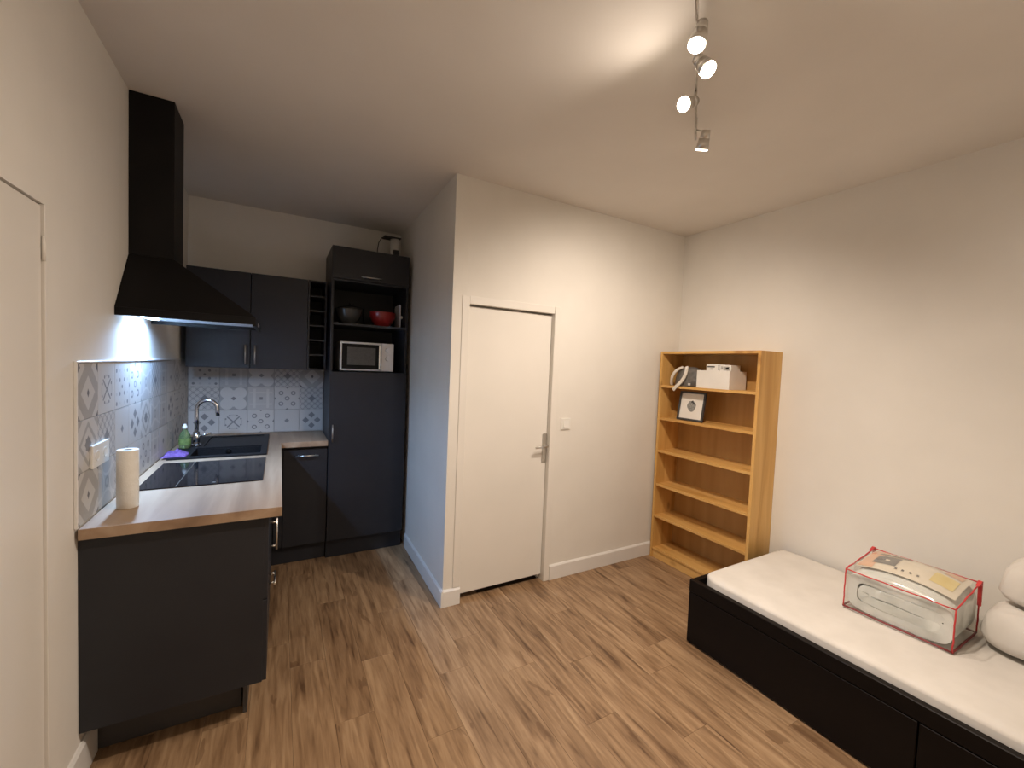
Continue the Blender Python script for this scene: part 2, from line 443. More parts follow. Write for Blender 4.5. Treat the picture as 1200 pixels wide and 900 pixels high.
# door_1: closed white door
d1 = thing('door_1', 'closed flat white door with long nickel handle plate', 'door', (2.078, YD, 0))
d1['kind'] = 'structure'; del d1['category']
lf = obj('leaf', B(DX0+.003, DX1-.003, YD+.028, YD+.066, .045, DZ-.012, bev=.002), M['white'], d1)
bm = new()                                           # frame: two jambs and a head, standing a little proud of the wall
FX0, FX1, FZ = 1.682, 2.470, 2.090
box(bm, FX0, DX0, YD-.006, YD-.0005, .117, FZ, bev=.002); box(bm, DX1, FX1, YD-.012, YD-.0005, .001, FZ, bev=.002)
box(bm, DX0, DX1, YD-.006, YD-.0005, DZ, FZ, bev=.002)
obj('frame', bm, M['white'], d1)
bm = new()                                           # rebate inside the opening
box(bm, DX0+.0005, DX0+.014, YD+.067, YD+.095, .001, DZ-.001); box(bm, DX1-.014, DX1-.0005, YD+.067, YD+.095, .001, DZ-.001); box(bm, DX0+.014, DX1-.014, YD+.067, YD+.095, DZ-.014, DZ-.001)
obj('door_stop', bm, M['white'], d1)
bm = new(); hx = 2.398; box(bm, hx-.019, hx+.019, YD+.021, YD+.028, .915, 1.137, bev=.004, seg=2)
pt = obj('handle_plate', bm, M['nickel'], d1)
bm = new(); cyl(bm, (hx, YD+.022, 1.045), (hx, YD-.022, 1.045), .009); tube(bm, [(hx, YD-.018, 1.045), (hx-.02, YD-.024, 1.045), (hx-.06, YD-.025, 1.044), (hx-.105, YD-.022, 1.040)], [.009, .009, .0085, .007])
obj('handle', bm, M['nickel'], pt)
bm = new(); cyl(bm, (hx, YD+.0215, .950), (hx, YD+.017, .950), .010); obj('keyhole', bm, M['nickel'], pt)

# door_2: flush door in the left wall
d2 = thing('door_2', 'flush white door in the left wall at the picture edge', 'door', (0, (DL0+DL1)/2, 0)); d2['kind'] = 'structure'; del d2['category']
obj('leaf', B(-.045, -.004, DL0+.003, DL1-.012, .006, DLZ-.006, bev=.002), M['white'], d2)
bm = new(); box(bm, -.046, .004, DL1-.009, DL1-.0005, .001, DLZ-.001, bev=.001); obj('frame', bm, M['white'], d2)
bm = new(); cyl(bm, (.002, DL1-.011, 1.90), (.002, DL1-.011, 1.975), .005); obj('hinge', bm, M['white'], d2)

# ------------------------------------------------------------------ wall tiles, every tile a part of its wall
TK = ['star', 'diamond', 'rings', 'clover', 'lozenges', 'snowflake', 'lattice', 'petals', 'bars', 'plain', 'dots']
WH, LG, MG, DG, BK = (.56, .55, .535), (.46, .455, .45), (.33, .33, .33), (.20, .20, .21), (.095, .095, .105)
pal = {'star': (WH, (.36, .355, .345), DG), 'diamond': (WH, (.37, .36, .35), BK), 'rings': (WH, LG, DG), 'clover': (WH, MG, DG), 'lozenges': (WH, LG, DG),
       'snowflake': (WH, LG, DG), 'lattice': (LG, WH, DG), 'petals': (LG, WH, MG), 'bars': (LG, WH, DG), 'plain': (WH, LG, DG), 'dots': (WH, LG, DG)}
TM = {k: tile_mat(k, *pal[k]) for k in TK}
TZ0, TT = .981, .007
t_cache = {}
def tile_mesh(x0, x1, z0, z1):
    k = tuple(round(v, 4) for v in (x0, x1, z0, z1))
    if k not in t_cache:
        bm = new(); g = .0007
        box(bm, x0+g, x1-g, 0, TT, z0+g, z1-g)
        fr = [e for e in bm.edges if all(v.co.y < .0001 for v in e.verts)]
        bmesh.ops.bevel(bm, geom=fr, offset=.0012, segments=1, affect='EDGES')
        me = bpy.data.meshes.new('tile'); bm.to_mesh(me); bm.free(); me.materials.append(TM['plain']); t_cache[k] = me
    return t_cache[k]
def place_tile(kind, parent, u0, u1, z0, z1, uc, zc, side):
    """u runs along the wall; side 'left' (u = world y) or 'back' (u = world x)"""
    o = bpy.data.objects.new('tile', tile_mesh(u0-uc, u1-uc, z0-zc, z1-zc)); C.objects.link(o); o.parent = parent
    if side == 'back': o.location = Vector((uc, YK-TT-.0015, zc)) - ORG[parent.name]
    else:
        o.rotation_euler = (0, 0, PI/2); o.location = Vector((TT+.0015, uc, zc)) - ORG[parent.name]
    o.material_slots[0].link = 'OBJECT'; o.material_slots[0].material = TM[kind]
TZ1 = 1.582
rows = [(TZ0+.002, TZ0+TS), (TZ0+TS, TZ0+2*TS), (TZ0+2*TS, TZ1)]
zcs = [TZ0+TS/2, TZ0+TS*1.5, TZ0+TS*2.5]
# left wall, bottom row to top row, from the near end to the corner
LT = [['diamond', 'petals', 'lattice', 'snowflake', 'rings', 'bars', 'plain', 'petals', 'lozenges', 'star', 'bars'],
      ['star', 'lattice', 'plain', 'lozenges', 'star', 'petals', 'bars', 'lozenges', 'dots', 'snowflake', 'lattice'],
      ['diamond', 'snowflake', 'dots', 'rings', 'petals', 'lattice', 'bars', 'plain', 'star', 'dots', 'clover']]
Y0T = 2.050
for ri, (z0, z1) in enumerate(rows):
    for i in range(11):
        a = Y0T + i*TS; b = min(a+TS, YK-.010)
        if b - a < .01: continue
        place_tile(LT[ri][i], wl, a, b, z0, z1, a+TS/2, zcs[ri], 'left')
BT = [['lozenges', 'snowflake', 'rings', 'plain', 'lozenges'], ['lattice', 'clover', 'bars', 'rings', 'lattice'], ['dots', 'bars', 'clover', 'lattice', 'diamond']]
for ri, (z0, z1) in enumerate(rows):
    for i in range(5):
        a = .0105 if i == 0 else .0175 + i*TS; b = min(.0175 + (i+1)*TS, .985)
        place_tile(BT[ri][i], wb, a, b, z0, min(z1, 1.533), .0175 + (i+.5)*TS, zcs[ri], 'back')
obj('grout', B(.0004, .0013, Y0T, YK-.002, TZ0, TZ1), M['grout'], wl)
obj('grout', B(.010, .985, YK-.0013, YK-.0004, TZ0, 1.533), M['grout'], wb)
struct('trim_1', B(.0005, .0105, Y0T-.007, Y0T-.0005, TZ0+.001, TZ1+.008, bev=.0015), M['skirting'], 'white vertical edge strip where the patterned tiles begin')
struct('trim_2', B(.0005, .0105, Y0T, YK-.012, TZ1+.001, TZ1+.008, bev=.0015), M['skirting'], 'white edge strip along the top of the patterned tiles')

# ================================================================== KITCHEN
def bar_handle(bm, a, b, out, r=.005, inset=.02):
    """round bar from a to b standing off a front; out: vector from the front to the bar"""
    a, b, out = Vector(a), Vector(b), Vector(out); d = (b-a).normalized()
    cyl(bm, a+out, b+out, r, n=12)
    for p in (a+d*inset, b-d*inset): cyl(bm, p, p+out, r*.85, n=10)
    return bm
G = M['grey']; GI = M['grey_in']
# ---- left run
KB, KT = .155, .938                                  # cabinet bottom and top
XF = .607
YE = 2.074                                           # near end panel
cb = thing('base_cabinet', 'charcoal base cabinet with wide end panel at the near end of the worktop', 'cabinet', (.30, 2.29, 0), 'base cabinets under the worktop')
obj('end_panel', B(.001, .590, YE, YE+.018, .190, KT, bev=.001), G, cb)
obj('carcass', B(.001, .585, YE+.019, 2.499, .19, KT), GI, cb)
dr = obj('door', B(.587, XF, YE+.001, 2.497, .565, KT-.004, bev=.0015), G, cb)
obj('handle', bar_handle(new(), (XF, 2.37, .660), (XF, 2.37, .822), (.031, 0, 0), .0055), M['nickel'], dr)
dw = obj('drawer_front', B(.587, XF, YE+.001, 2.497, .195, .560, bev=.0015), G, cb)
obj('handle', bar_handle(new(), (XF, 2.30, .515), (XF, 2.44, .515), (.026, 0, 0), .0055), M['nickel'], dw)
bm = new(); box(bm, .001, .506, 2.222, 2.238, .001, .189); box(bm, .515, .531, 2.17, 2.499, .001, .189)
obj('plinth', bm, M['plinth'], cb)
sc = thing('base_cabinet', 'charcoal base cabinet under the hob and sink, behind the near cabinet', 'cabinet', (.30, 3.05, 0), 'base cabinets under the worktop')
bm = new(); box(bm, .001, .585, 2.501, 3.185, .19, KT); box(bm, .001, .585, 3.185, 4.11, .19, .80)
obj('carcass', bm, GI, sc)
obj('door', B(.587, XF, 2.503, 3.048, .195, KT-.004, bev=.0015), G, sc)
obj('door', B(.587, XF, 3.052, 3.588, .195, KT-.004, bev=.0015), G, sc)
obj('plinth', B(.515, .531, 2.501, 3.66, .001, .189), G, sc)
# ---- back run
YB = 3.611
bc = thing('base_cabinet', 'narrow charcoal base cabinet below the back worktop with a horizontal bar handle', 'cabinet', (.83, 3.86, 0), 'base cabinets under the worktop')
obj('carcass', B(.612, .984, YB+.021, YK-.005, .155, KT), GI, bc)
obj('filler_strip', B(.612, .672, YB+.004, YB+.020, .155, KT, bev=.001), G, bc)
dr = obj('door', B(.675, .984, YB, YB+.019, .150, .915, bev=.0015), G, bc)
obj('handle', bar_handle(new(), (.757, YB, .868), (.918, YB, .868), (0, -.028, 0), .005), M['nickel'], dr)
obj('plinth', B(.60, .984, YB+.055, YB+.07, .001, .154), G, bc)

# ---- worktop: one L-shaped board with a cut-out for the sink bowl
bm = new()
WX, WY = .658, 2.044
BX0, BX1, BY0, BY1 = .150, .540, 3.215, 3.495        # sink bowl
z0, z1 = .9395, HC
box(bm, .0105, WX, WY, BY0, z0, z1); box(bm, .0105, BX0, BY0, BY1, z0, z1); box(bm, BX1, WX, BY0, BY1, z0, z1)
box(bm, .0105, WX, BY1, YK-.0105, z0, z1); box(bm, WX, .984, 3.583, YK-.0105, z0, z1)
bmesh.ops.remove_doubles(bm, verts=bm.verts, dist=.0001)
tag(obj('worktop', bm, M['worktop']), 'L-shaped pale oak kitchen worktop over the charcoal base cabinets', 'worktop')

# ---- hob
hb = thing('hob', 'black glass hob set flat in the worktop', 'hob', (.31, 2.79, HC))
obj('glass', B(.055, .570, 2.515, 3.072, HC+.0004, HC+.006, bev=.002), M['glass_black'], hb)
obj('divider_strip', B(.205, .209, 2.520, 3.067, HC+.0061, HC+.0068), M['nickel'], hb)
bm = new(); cyl(bm, (.355, 2.545, HC+.0061), (.355, 2.545, HC+.0068), .009); obj('control_mark', bm, M['nickel'], hb)

# ---- sink
sk = thing('sink', 'black composite sink with drainer set in the worktop corner', 'sink', (.31, 3.58, HC))
SX0, SX1, SY0, SY1 = .050, .572, 3.172, 3.975
bm = new()
zr = HC+.010
box(bm, SX0, SX1, SY0, BY0+.006, HC+.0005, zr); box(bm, SX0, BX0+.006, BY0+.006, BY1-.006, HC+.0005, zr)
box(bm, BX1-.006, SX1, BY0+.006, BY1-.006, HC+.0005, zr)
# drainer side: rim around a sunken ribbed area
box(bm, SX0, SX1, BY1-.006, 3.535, HC+.0005, zr); box(bm, SX0, .185, 3.535, SY1, HC+.0005, zr); box(bm, .535, SX1, 3.535, SY1, HC+.0005, zr)
box(bm, .185, .535, 3.945, SY1, HC+.0005, zr); box(bm, .185, .535, 3.535, 3.945, HC+.0005, HC+.003)
obj('rim_and_drainer', bm, M['composite'], sk)
bm = new(); t = .006; zb = HC-.165
box(bm, BX0+.001, BX1-.001, BY0+.001, BY1-.001, zb-t, zb)
box(bm, BX0+.001, BX0+t, BY0+.001, BY1-.001, zb, HC); box(bm, BX1-t, BX1-.001, BY0+.001, BY1-.001, zb, HC)
box(bm, BX0+t, BX1-t, BY0+.001, BY0+t, zb, HC); box(bm, BX0+t, BX1-t, BY1-t, BY1-.001, zb, HC)
obj('bowl', bm, M['composite'], sk)
bm = new(); cyl(bm, (.335, BY1-.0062, .957), (.335, BY1-.010, .957), .017, n=20); cyl(bm, (.335, BY1-.010, .957), (.335, BY1-.0125, .957), .008, n=14); obj('overflow_ring', bm, M['chrome'], sk)
bm = new(); cyl(bm, (.34, 3.355, zb+.0005), (.34, 3.355, zb+.004), .042, n=24); obj('drain', bm, M['chrome'], sk)
# ---- tap
tx, ty = .140, 3.575
tp = thing('tap', 'tall chrome swan-neck tap behind the black sink', 'tap', (tx, ty, zr))
bm = new(); cyl(bm, (tx, ty, zr+.0005), (tx, ty, zr+.012), .027, n=24); cyl(bm, (tx, ty, zr+.012), (tx, ty, zr+.10), .019, n=20); obj('base', bm, M['chrome'], tp)
pts = [(tx, ty, zr+.09), (tx, ty, 1.20), (tx, ty, 1.245)]
R_ = .060
for k in range(1, 13):
    a = PI - k*PI/12*1.0
    pts.append((tx+R_+R_*math.cos(a), ty-.004*k/3, 1.245+R_*math.sin(a)*1.08))
pts.append((tx+2*R_+.003, ty-.020, 1.200))
bm = new(); tube(bm, pts, .0125, 14); obj('spout', bm, M['chrome'], tp)
bm = new(); tube(bm, [(tx+.018, ty, zr+.07), (tx+.04, ty, zr+.074), (tx+.085, ty-.005, zr+.088)], [.008, .007, .005]); obj('lever', bm, M['chrome'], tp)

# ---- detergent bottle, purple cloth, paper roll
bx_, by_ = .046, 3.150
bx_, by_ = .040, 3.60
bt_ = thing('detergent_bottle', 'green clear bottle of dish detergent beside the black sink', 'bottle', (.034, 3.50, zr))
c = (.088, 3.497, zr+.0006); ORG[bt_.name] = Vector(c); bt_.location = c
bm = new(); lathe(bm, [(.024, 0), (.031, .004), (.033, .03), (.033, .075), (.028, .095), (.018, .115), (.013, .124), (.013, .132)], c, squash=(1.0, .75)); obj('body', bm, M['green_glass'], bt_)
bm = new(); lathe(bm, [(.0145, .1325), (.0145, .150), (.009, .154), (.008, .164), (.005, .166)], c, n=18); obj('cap', bm, M['plastic_white'], bt_)
bm = new(); n = 14                                   # paper label wrapped round the front of the body
for i in range(n):
    a0, a1 = PI*.85+PI*1.15*i/n, PI*.85+PI*1.15*(i+1)/n
    bm.faces.new([bm.verts.new((c[0]+.0345*math.cos(a), c[1]+.0265*math.sin(a), c[2]+z)) for a, z in ((a0, .028), (a1, .028), (a1, .070), (a0, .070))])
obj('label', bm, M['bottle_label'], bt_)

bm = new()                                           # crumpled cloth: a low wrinkled mound with a hem
nx, ny = 22, 18; grid = {}
for i in range(nx+1):
    for j in range(ny+1):
        u, v = i/nx*2-1, j/ny*2-1
        rr = max(abs(u), abs(v)); h = .026*(1-rr**2.2) + .022*noise.noise(Vector((u*2.9, v*2.9, 4.1)))*(1-rr**3)
        h += .004
        ex = 1 + .16*noise.noise(Vector((u*1.5, v*1.5, 9.0)))
        grid[i, j] = bm.verts.new((.078+u*.058*ex, 3.262+v*.062*ex, zr+.0006+max(h, .001)))
low = {}
for (i, j), vv in grid.items(): low[i, j] = bm.verts.new((vv.co.x, vv.co.y, zr+.0006))
for i in range(nx):
    for j in range(ny):
        bm.faces.new((grid[i, j], grid[i+1, j], grid[i+1, j+1], grid[i, j+1])); bm.faces.new((low[i, j], low[i, j+1], low[i+1, j+1], low[i+1, j]))
for i in range(nx):
    bm.faces.new((grid[i, 0], low[i, 0], low[i+1, 0], grid[i+1, 0])); bm.faces.new((grid[i, ny], grid[i+1, ny], low[i+1, ny], low[i, ny]))
for j in range(ny):
    bm.faces.new((grid[0, j], grid[0, j+1], low[0, j+1], low[0, j])); bm.faces.new((grid[nx, j], low[nx, j], low[nx, j+1], grid[nx, j+1]))
tag(smooth(obj('cleaning_cloth', bm, M['purple']), 60), 'crumpled purple cleaning cloth on the sink rim', 'cloth')

pr = thing('paper_towel_roll', 'white roll of kitchen paper standing on the worktop', 'paper roll', (.092, 2.272, HC+.0005))
c = ORG[pr.name]; bm = new(); n = 36; R0, R1, hh = .036, .017, .243
prof = [(R1, 0), (R0-.002, 0), (R0, .002), (R0, hh-.002), (R0-.002, hh), (R1, hh)]
rings = [[bm.verts.new(c+Vector((r*math.cos(2*PI*i/n), r*math.sin(2*PI*i/n), z))) for i in range(n)] for r, z in prof]
for k in range(6):
    A, Bv = rings[k], rings[(k+1) % 6]
    for i in range(n): f = bm.faces.new((A[i], A[(i+1) % n], Bv[(i+1) % n], Bv[i])); f.smooth = k not in (0, 4)
obj('paper', bm, M['paper'], pr)
bm = new()
prof = [(.0145, .002), (.0165, .002), (.0165, hh-.001), (.0145, hh-.001)]
rings = [[bm.verts.new(c+Vector((r*math.cos(2*PI*i/n), r*math.sin(2*PI*i/n), z))) for i in range(n)] for r, z in prof]
for k in range(4):
    A, Bv = rings[k], rings[(k+1) % 4]
    for i in range(n): f = bm.faces.new((A[i], A[(i+1) % n], Bv[(i+1) % n], Bv[i])); f.smooth = True
obj('core_tube', bm, M['tube'], pr)

# ---- wall socket on the tiles
so = thing('wall_socket', 'white double socket on the patterned tiles above the paper roll', 'socket', (.009, 2.244, 1.17))
obj('cover_plate', B(.0088, .019, 2.158, 2.331, 1.172, 1.263, bev=.003, seg=2), M['plastic_white'], so)
for yy in (2.202, 2.287):
    bm = new(); n = 24; prof = [(.021, .0191), (.021, .0205), (.018, .0205), (.017, .0193)]
    rings = [[bm.verts.new((x, yy+r*math.cos(2*PI*i/n), 1.2175+r*math.sin(2*PI*i/n))) for i in range(n)] for r, x in prof]
    for A, Bv in zip(rings, rings[1:]):
        for i in range(n): bm.faces.new((A[i], A[(i+1) % n], Bv[(i+1) % n], Bv[i]))
    bm.faces.new(rings[-1]); obj('outlet', bm, M['plastic_white'], so)

# ---- cooker hood
hd = thing('cooker_hood', 'black chimney cooker hood above the hob with its blue-white lamp on', 'hood', (.25, 2.767, 1.787))
HX, HY0, HY1, HZ = .530, 2.462, 3.072, 1.790
CX, CY0, CY1, CZ = .172, 2.655, 2.879, 2.095
bm = new(); t = .004
box(bm, HX-.012, HX, HY0, HY1, HZ-.008, HZ+.036); box(bm, .001, HX-.012, HY0, HY0+.012, HZ, HZ+.036)
box(bm, .001, HX-.012, HY1-.012, HY1, HZ, HZ+.036)
obj('rim', bm, M['black_steel'], hd)
bm = new()
lo = [bm.verts.new(p) for p in ((.001, HY0, HZ+.0365), (HX, HY0, HZ+.0365), (HX, HY1, HZ+.0365), (.001, HY1, HZ+.0365))]
hi = [bm.verts.new(p) for p in ((.001, CY0, CZ), (CX, CY0, CZ), (CX, CY1, CZ), (.001, CY1, CZ))]
for i in range(4): bm.faces.new((lo[i], lo[(i+1) % 4], hi[(i+1) % 4], hi[i]))
bm.faces.new(lo[::-1]); bm.faces.new(hi)
obj('canopy', bm, M['black_steel'], hd)
obj('chimney', B(.001, CX, CY0, CY1, CZ+.001, H-.001, bev=.0015), M['black_steel'], hd)
obj('grease_filter', B(.10, HX-.016, HY0+.016, HY1-.016, HZ+.020, HZ+.030), M['filter'], hd)
obj('lamp_panel', B(.004, .098, HY0+.016, HY1-.016, HZ+.020, HZ+.030), M['filter'], hd)
ln = bm = new(); box(bm, .030, .070, 2.62, 2.90, HZ+.014, HZ+.0195, bev=.003)
obj('lamp_lens', bm, M['lens_hood'], hd)
bm = new(); box(bm, HX+.0005, HX+.003, 2.70, 2.84, HZ+.006, HZ+.022); obj('button_strip', bm, M['nickel'], hd)
ld = bpy.data.lights.new('hood_lamp_light', 'AREA'); ld.shape = 'RECTANGLE'; ld.size = .036; ld.size_y = .22; ld.energy = HOOD_W; ld.color = LED; ld.spread = math.radians(158)
lo_ = bpy.data.objects.new('hood_lamp_light', ld); C.objects.link(lo_); lo_.parent = hd
lo_.location = Vector((.045, 2.78, HZ+.011)) - ORG[hd.name]

# ---- wall cabinets and bottle rack
YW = 3.780; WZ0, WZ1 = 1.535, 2.265
def wall_cabinet(x0, x1, hx, label):
    t_ = thing('wall_cabinet', label, 'cabinet', ((x0+x1)/2, 3.95, WZ0), 'wall cabinets over the worktop')
    obj('carcass', B(x0+.001, x1-.001, YW+.021, YK-.002, WZ0, WZ1), G, t_)
    d_ = obj('door', B(x0+.0015, x1-.0015, YW, YW+.019, WZ0, WZ1-.001, bev=.0015), G, t_)
    obj('handle', bar_handle(new(), (hx, YW, 1.565), (hx, YW, 1.715), (0, -.028, 0), .005), M['nickel'], d_)
wall_cabinet(.042, .438, .408, 'charcoal wall cabinet half hidden behind the cooker hood')
wall_cabinet(.440, .832, .470, 'charcoal wall cabinet between the hooded one and the bottle rack')
rk = thing('bottle_rack', 'narrow open charcoal rack of small compartments beside the wall cabinets', 'rack', (.90, 3.95, WZ0))
obj('side_panel', B(.8335, .846, YW, YK-.002, WZ0, WZ1), G, rk); obj('side_panel', B(.9585, .971, YW, YK-.002, WZ0, WZ1), G, rk)
for k in range(7):
    z = WZ0 + k*(WZ1-WZ0-.012)/6
    obj('shelf', B(.8465, .958, YW+.004, YK-.012, z, z+.012), G, rk)
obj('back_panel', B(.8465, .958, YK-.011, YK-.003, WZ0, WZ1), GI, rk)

# ---- tall cabinet
TX0, TX1, TY, TZ = .988, 1.600, 3.591, 2.530
tc_ = thing('tall_cabinet', 'tall charcoal cabinet with open niches, microwave and bowls inside', 'cabinet', (1.294, 3.85, 0))
obj('side_panel', B(TX0, TX0+.018, TY+.02, YK-.002, .156, TZ), G, tc_); obj('side_panel', B(TX1-.018, TX1, TY+.02, YK-.002, .156, TZ), G, tc_)
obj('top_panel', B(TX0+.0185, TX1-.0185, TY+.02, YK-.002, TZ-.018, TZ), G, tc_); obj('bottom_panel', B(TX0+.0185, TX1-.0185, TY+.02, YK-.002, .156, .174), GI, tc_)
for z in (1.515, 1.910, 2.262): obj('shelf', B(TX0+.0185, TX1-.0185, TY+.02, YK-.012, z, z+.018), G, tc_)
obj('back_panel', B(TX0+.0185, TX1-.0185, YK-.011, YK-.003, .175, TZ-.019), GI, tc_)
d_ = obj('door', B(TX0+.001, TX1-.001, TY, TY+.019, .155, 1.531, bev=.0015), G, tc_)
obj('handle', bar_handle(new(), (1.014, TY, .968), (1.014, TY, 1.110), (0, -.028, 0), .005), M['nickel'], d_)
d_ = obj('flap_door', B(TX0+.001, TX1-.001, TY, TY+.019, 2.277, TZ-.001, bev=.0015), G, tc_)
obj('handle', bar_handle(new(), (1.205, TY, 2.305), (1.367, TY, 2.305), (0, -.028, 0), .005), M['nickel'], d_)
obj('plinth', B(TX0+.001, TX1, TY+.05, TY+.066, .001, .154), G, tc_)

# ---- microwave
MX0, MX1, MY, MZ0, MZ1 = 1.066, 1.497, 3.645, 1.536, 1.782
mw = thing('microwave', 'silver microwave with dark glass door in the tall cabinet niche', 'microwave', ((MX0+MX1)/2, 3.82, 1.534))
obj('body', B(MX0, MX1, MY+.017, 3.98, MZ0+.006, MZ1, bev=.004), M['mw_body'], mw)
dd = bm = new(); box(bm, MX0, 1.388, MY, MY+.0165, MZ0+.008, MZ1, bev=.004); dd = obj('door', bm, M['mw_body'], mw)
g_ = obj('door_glass', B(MX0+.014, 1.384, MY-.003, MY-.0003, MZ0+.022, MZ1-.016, bev=.001), M['mw_glass'], dd)
obj('window_mesh', B(1.121, 1.345, MY-.005, MY-.0032, 1.592, 1.738), M['mw_window'], dd)
bm = new(); box(bm, 1.368, 1.383, MY-.028, MY-.016, MZ0+.024, MZ1-.018, bev=.004, seg=2); box(bm, 1.370, 1.381, MY-.017, MY-.0033, MZ0+.034, MZ0+.05); box(bm, 1.370, 1.381, MY-.017, MY-.0033, MZ1-.044, MZ1-.028)
obj('handle', bm, M['chrome'], dd)
cp = obj('control_panel', B(1.392, MX1, MY, MY+.0165, MZ0+.008, MZ1, bev=.003), M['mw_body'], mw)
for z in (1.725, 1.655):
    bm = new(); cyl(bm, (1.446, MY-.0003, z), (1.446, MY-.016, z), .021, .018, n=24); box(bm, 1.4445, 1.4475, MY-.0175, MY-.0155, z+.002, z+.016); obj('dial', bm, M['mw_body'], cp)
for (x, y) in ((1.09, 3.68), (1.47, 3.68), (1.09, 3.95), (1.47, 3.95)):
    bm = new(); cyl(bm, (x, y, 1.5335), (x, y, MZ0+.0055), .012, n=10); obj('foot', bm, M['ink'], mw)

# ---- crockery in the upper niche
NZ = 1.9285
def bowl(name, label, cat, c, r, h, mat, ribs=0, amp=0, foot=.5):
    bm = new(); prof = [(r*foot, 0), (r*foot*1.02, .004), (r*.80, h*.35), (r*.95, h*.7), (r, h), (r*.97, h), (r*.91, h*.7), (r*.75, h*.37), (r*foot*.9, .010)]
    lathe(bm, prof, c, n=48, ribs=ribs, ribamp=amp); o = obj(name, bm, mat, org=c); tag(o, label, cat, 'bowls in the tall cabinet niche'); return smooth(o, 50)
bowl('bowl', 'red ribbed bowl in the upper niche of the tall cabinet', 'bowl', (1.425, 3.79, NZ), .110, .128, M['red_bowl'], 24, .012)
bowl('bowl', 'wide dark grey bowl left of the red bowl', 'bowl', (1.140, 3.760, NZ), .108, .125, M['dark_pot'])
pt_ = thing('casserole', 'dark lidded casserole at the back of the niche behind the grey bowl', 'pot', (1.19, 3.990, NZ))
c = ORG[pt_.name]
bm = new(); lathe(bm, [(.095, 0), (.108, .006), (.110, .15), (.112, .155)], c, n=36); obj('body', bm, M['dark_pot'], pt_)
bm = new(); lathe(bm, [(.113, .1555), (.111, .164), (.06, .18), (.02, .184), (.012, .186), (.012, .196), (.02, .200), (.018, .208), (.004, .210)], c, n=36); obj('lid', bm, M['dark_pot'], pt_)
cbd = thing('chopping_board', 'pale board standing on edge beside the red bowl', 'board', (1.562, 3.80, NZ))
bm = new(); prism(bm, [(3.70, NZ+.0005), (3.90, NZ+.0005), (3.90, NZ+.19), (3.885, NZ+.205), (3.715, NZ+.205), (3.70, NZ+.19)], 'x', 1.5545, 1.5615)
obj('board', bm, M['mw_body'], cbd)
bm = new(); cyl(bm, (1.562, 3.715, NZ+.095), (1.580, 3.715, NZ+.095), .013, n=14); obj('hanging_knob', bm, M['plastic_white'], cbd)

# ---- vent pipe on top of the tall cabinet
vp = thing('vent_pipe', 'pale vent pipe with dark cap and thin cable on top of the tall cabinet', 'pipe', (1.52, 3.88, TZ))
bm = new(); cyl(bm, (1.535, 3.88, TZ+.0005), (1.535, 3.88, 2.735), .040, n=24); obj('pipe', bm, M['plastic_white'], vp)
bm = new(); box(bm, 1.43, 1.58, 3.83, 3.93, 2.7355, 2.748, bev=.004); obj('cap', bm, M['ink'], vp)
bm = new(); box(bm, 1.512, 1.560, 3.822, 3.839, TZ+.0005, 2.632, bev=.003); obj('clamp', bm, M['ink'], vp)
bm = new(); tube(bm, [(1.445, 3.83, 2.742), (1.405, 3.825, 2.715), (1.382, 3.82, 2.67), (1.372, 3.82, 2.61), (1.372, 3.82, 2.534)], .004, 8); obj('cable', bm, M['ink'], vp)

# ---- light switch right of the door
sw = thing('light_switch', 'white square light switch right of the door', 'switch', (2.565, YD, 1.163))
obj('plate', B(2.522, 2.612, YD-.009, YD-.0005, 1.164, 1.252, bev=.003, seg=2), M['plastic_white'], sw)
bm = new(); prism(bm, [(YD-.0092, 1.180), (YD-.016, 1.180), (YD-.0105, 1.236), (YD-.0092, 1.236)], 'x', 2.541, 2.593); obj('rocker', bm, M['plastic_white'], sw)

# ================================================================== BOOKCASE AND WHAT IS ON IT
SXF, SXB, SYR, SYL, SZ = 3.541, XR-.002, 1.676, 2.545, 1.815
bk = thing('bookcase', 'tall honey pine bookcase with six shelves in the corner beside the bed', 'bookcase', (3.674, 2.11, 0))
tp_ = .022
obj('side_panel', B(SXF, SXB, SYR, SYR+tp_, .001, SZ, bev=.001), M['pine'], bk)
obj('side_panel', B(SXF, SXB, SYL-tp_, SYL, .001, SZ, bev=.001), M['pine'], bk)
obj('top_panel', B(SXF, SXB, SYR+tp_, SYL-tp_, SZ-.020, SZ, bev=.001), M['pine_h'], bk)
SH = [1.525, 1.242, .956, .660, .381, .090]
for z in SH: obj('shelf', B(SXF+.003, SXB-.006, SYR+tp_, SYL-tp_, z-.020, z, bev=.001), M['pine_h'], bk)
obj('plinth', B(SXF+.010, SXF+.026, SYR+tp_, SYL-tp_, .001, .069), M['pine_h'], bk)
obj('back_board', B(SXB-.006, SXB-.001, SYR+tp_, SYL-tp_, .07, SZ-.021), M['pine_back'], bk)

def tilt(bm, o_, ry, rz=0):
    bmesh.ops.rotate(bm, verts=bm.verts, cent=Vector(o_), matrix=Matrix.Rotation(rz, 3, 'Z') @ Matrix.Rotation(ry, 3, 'Y')); return bm
pf = thing('picture_frame', 'black framed picture of a round grey shape leaning on the second shelf', 'picture frame', (3.60, 2.262, SH[1]))
po = (3.592, 2.262, SH[1]+.0042); yc = 2.262; zb_ = SH[1]+.0042; hw = .118; ht = .242
bm = new()
for a in ((yc-hw, yc-hw+.016, zb_, zb_+ht), (yc+hw-.016, yc+hw, zb_, zb_+ht), (yc-hw+.016, yc+hw-.016, zb_, zb_+.016), (yc-hw+.016, yc+hw-.016, zb_+ht-.016, zb_+ht)):
    box(bm, 3.588, 3.606, *a, bev=.001)
obj('frame', tilt(bm, po, .16, .05), M['ink'], pf)
bm = new(); box(bm, 3.596, 3.600, yc-hw+.016, yc+hw-.016, zb_+.016, zb_+ht-.016); obj('mount', tilt(bm, po, .16, .05), M['carton'], pf)
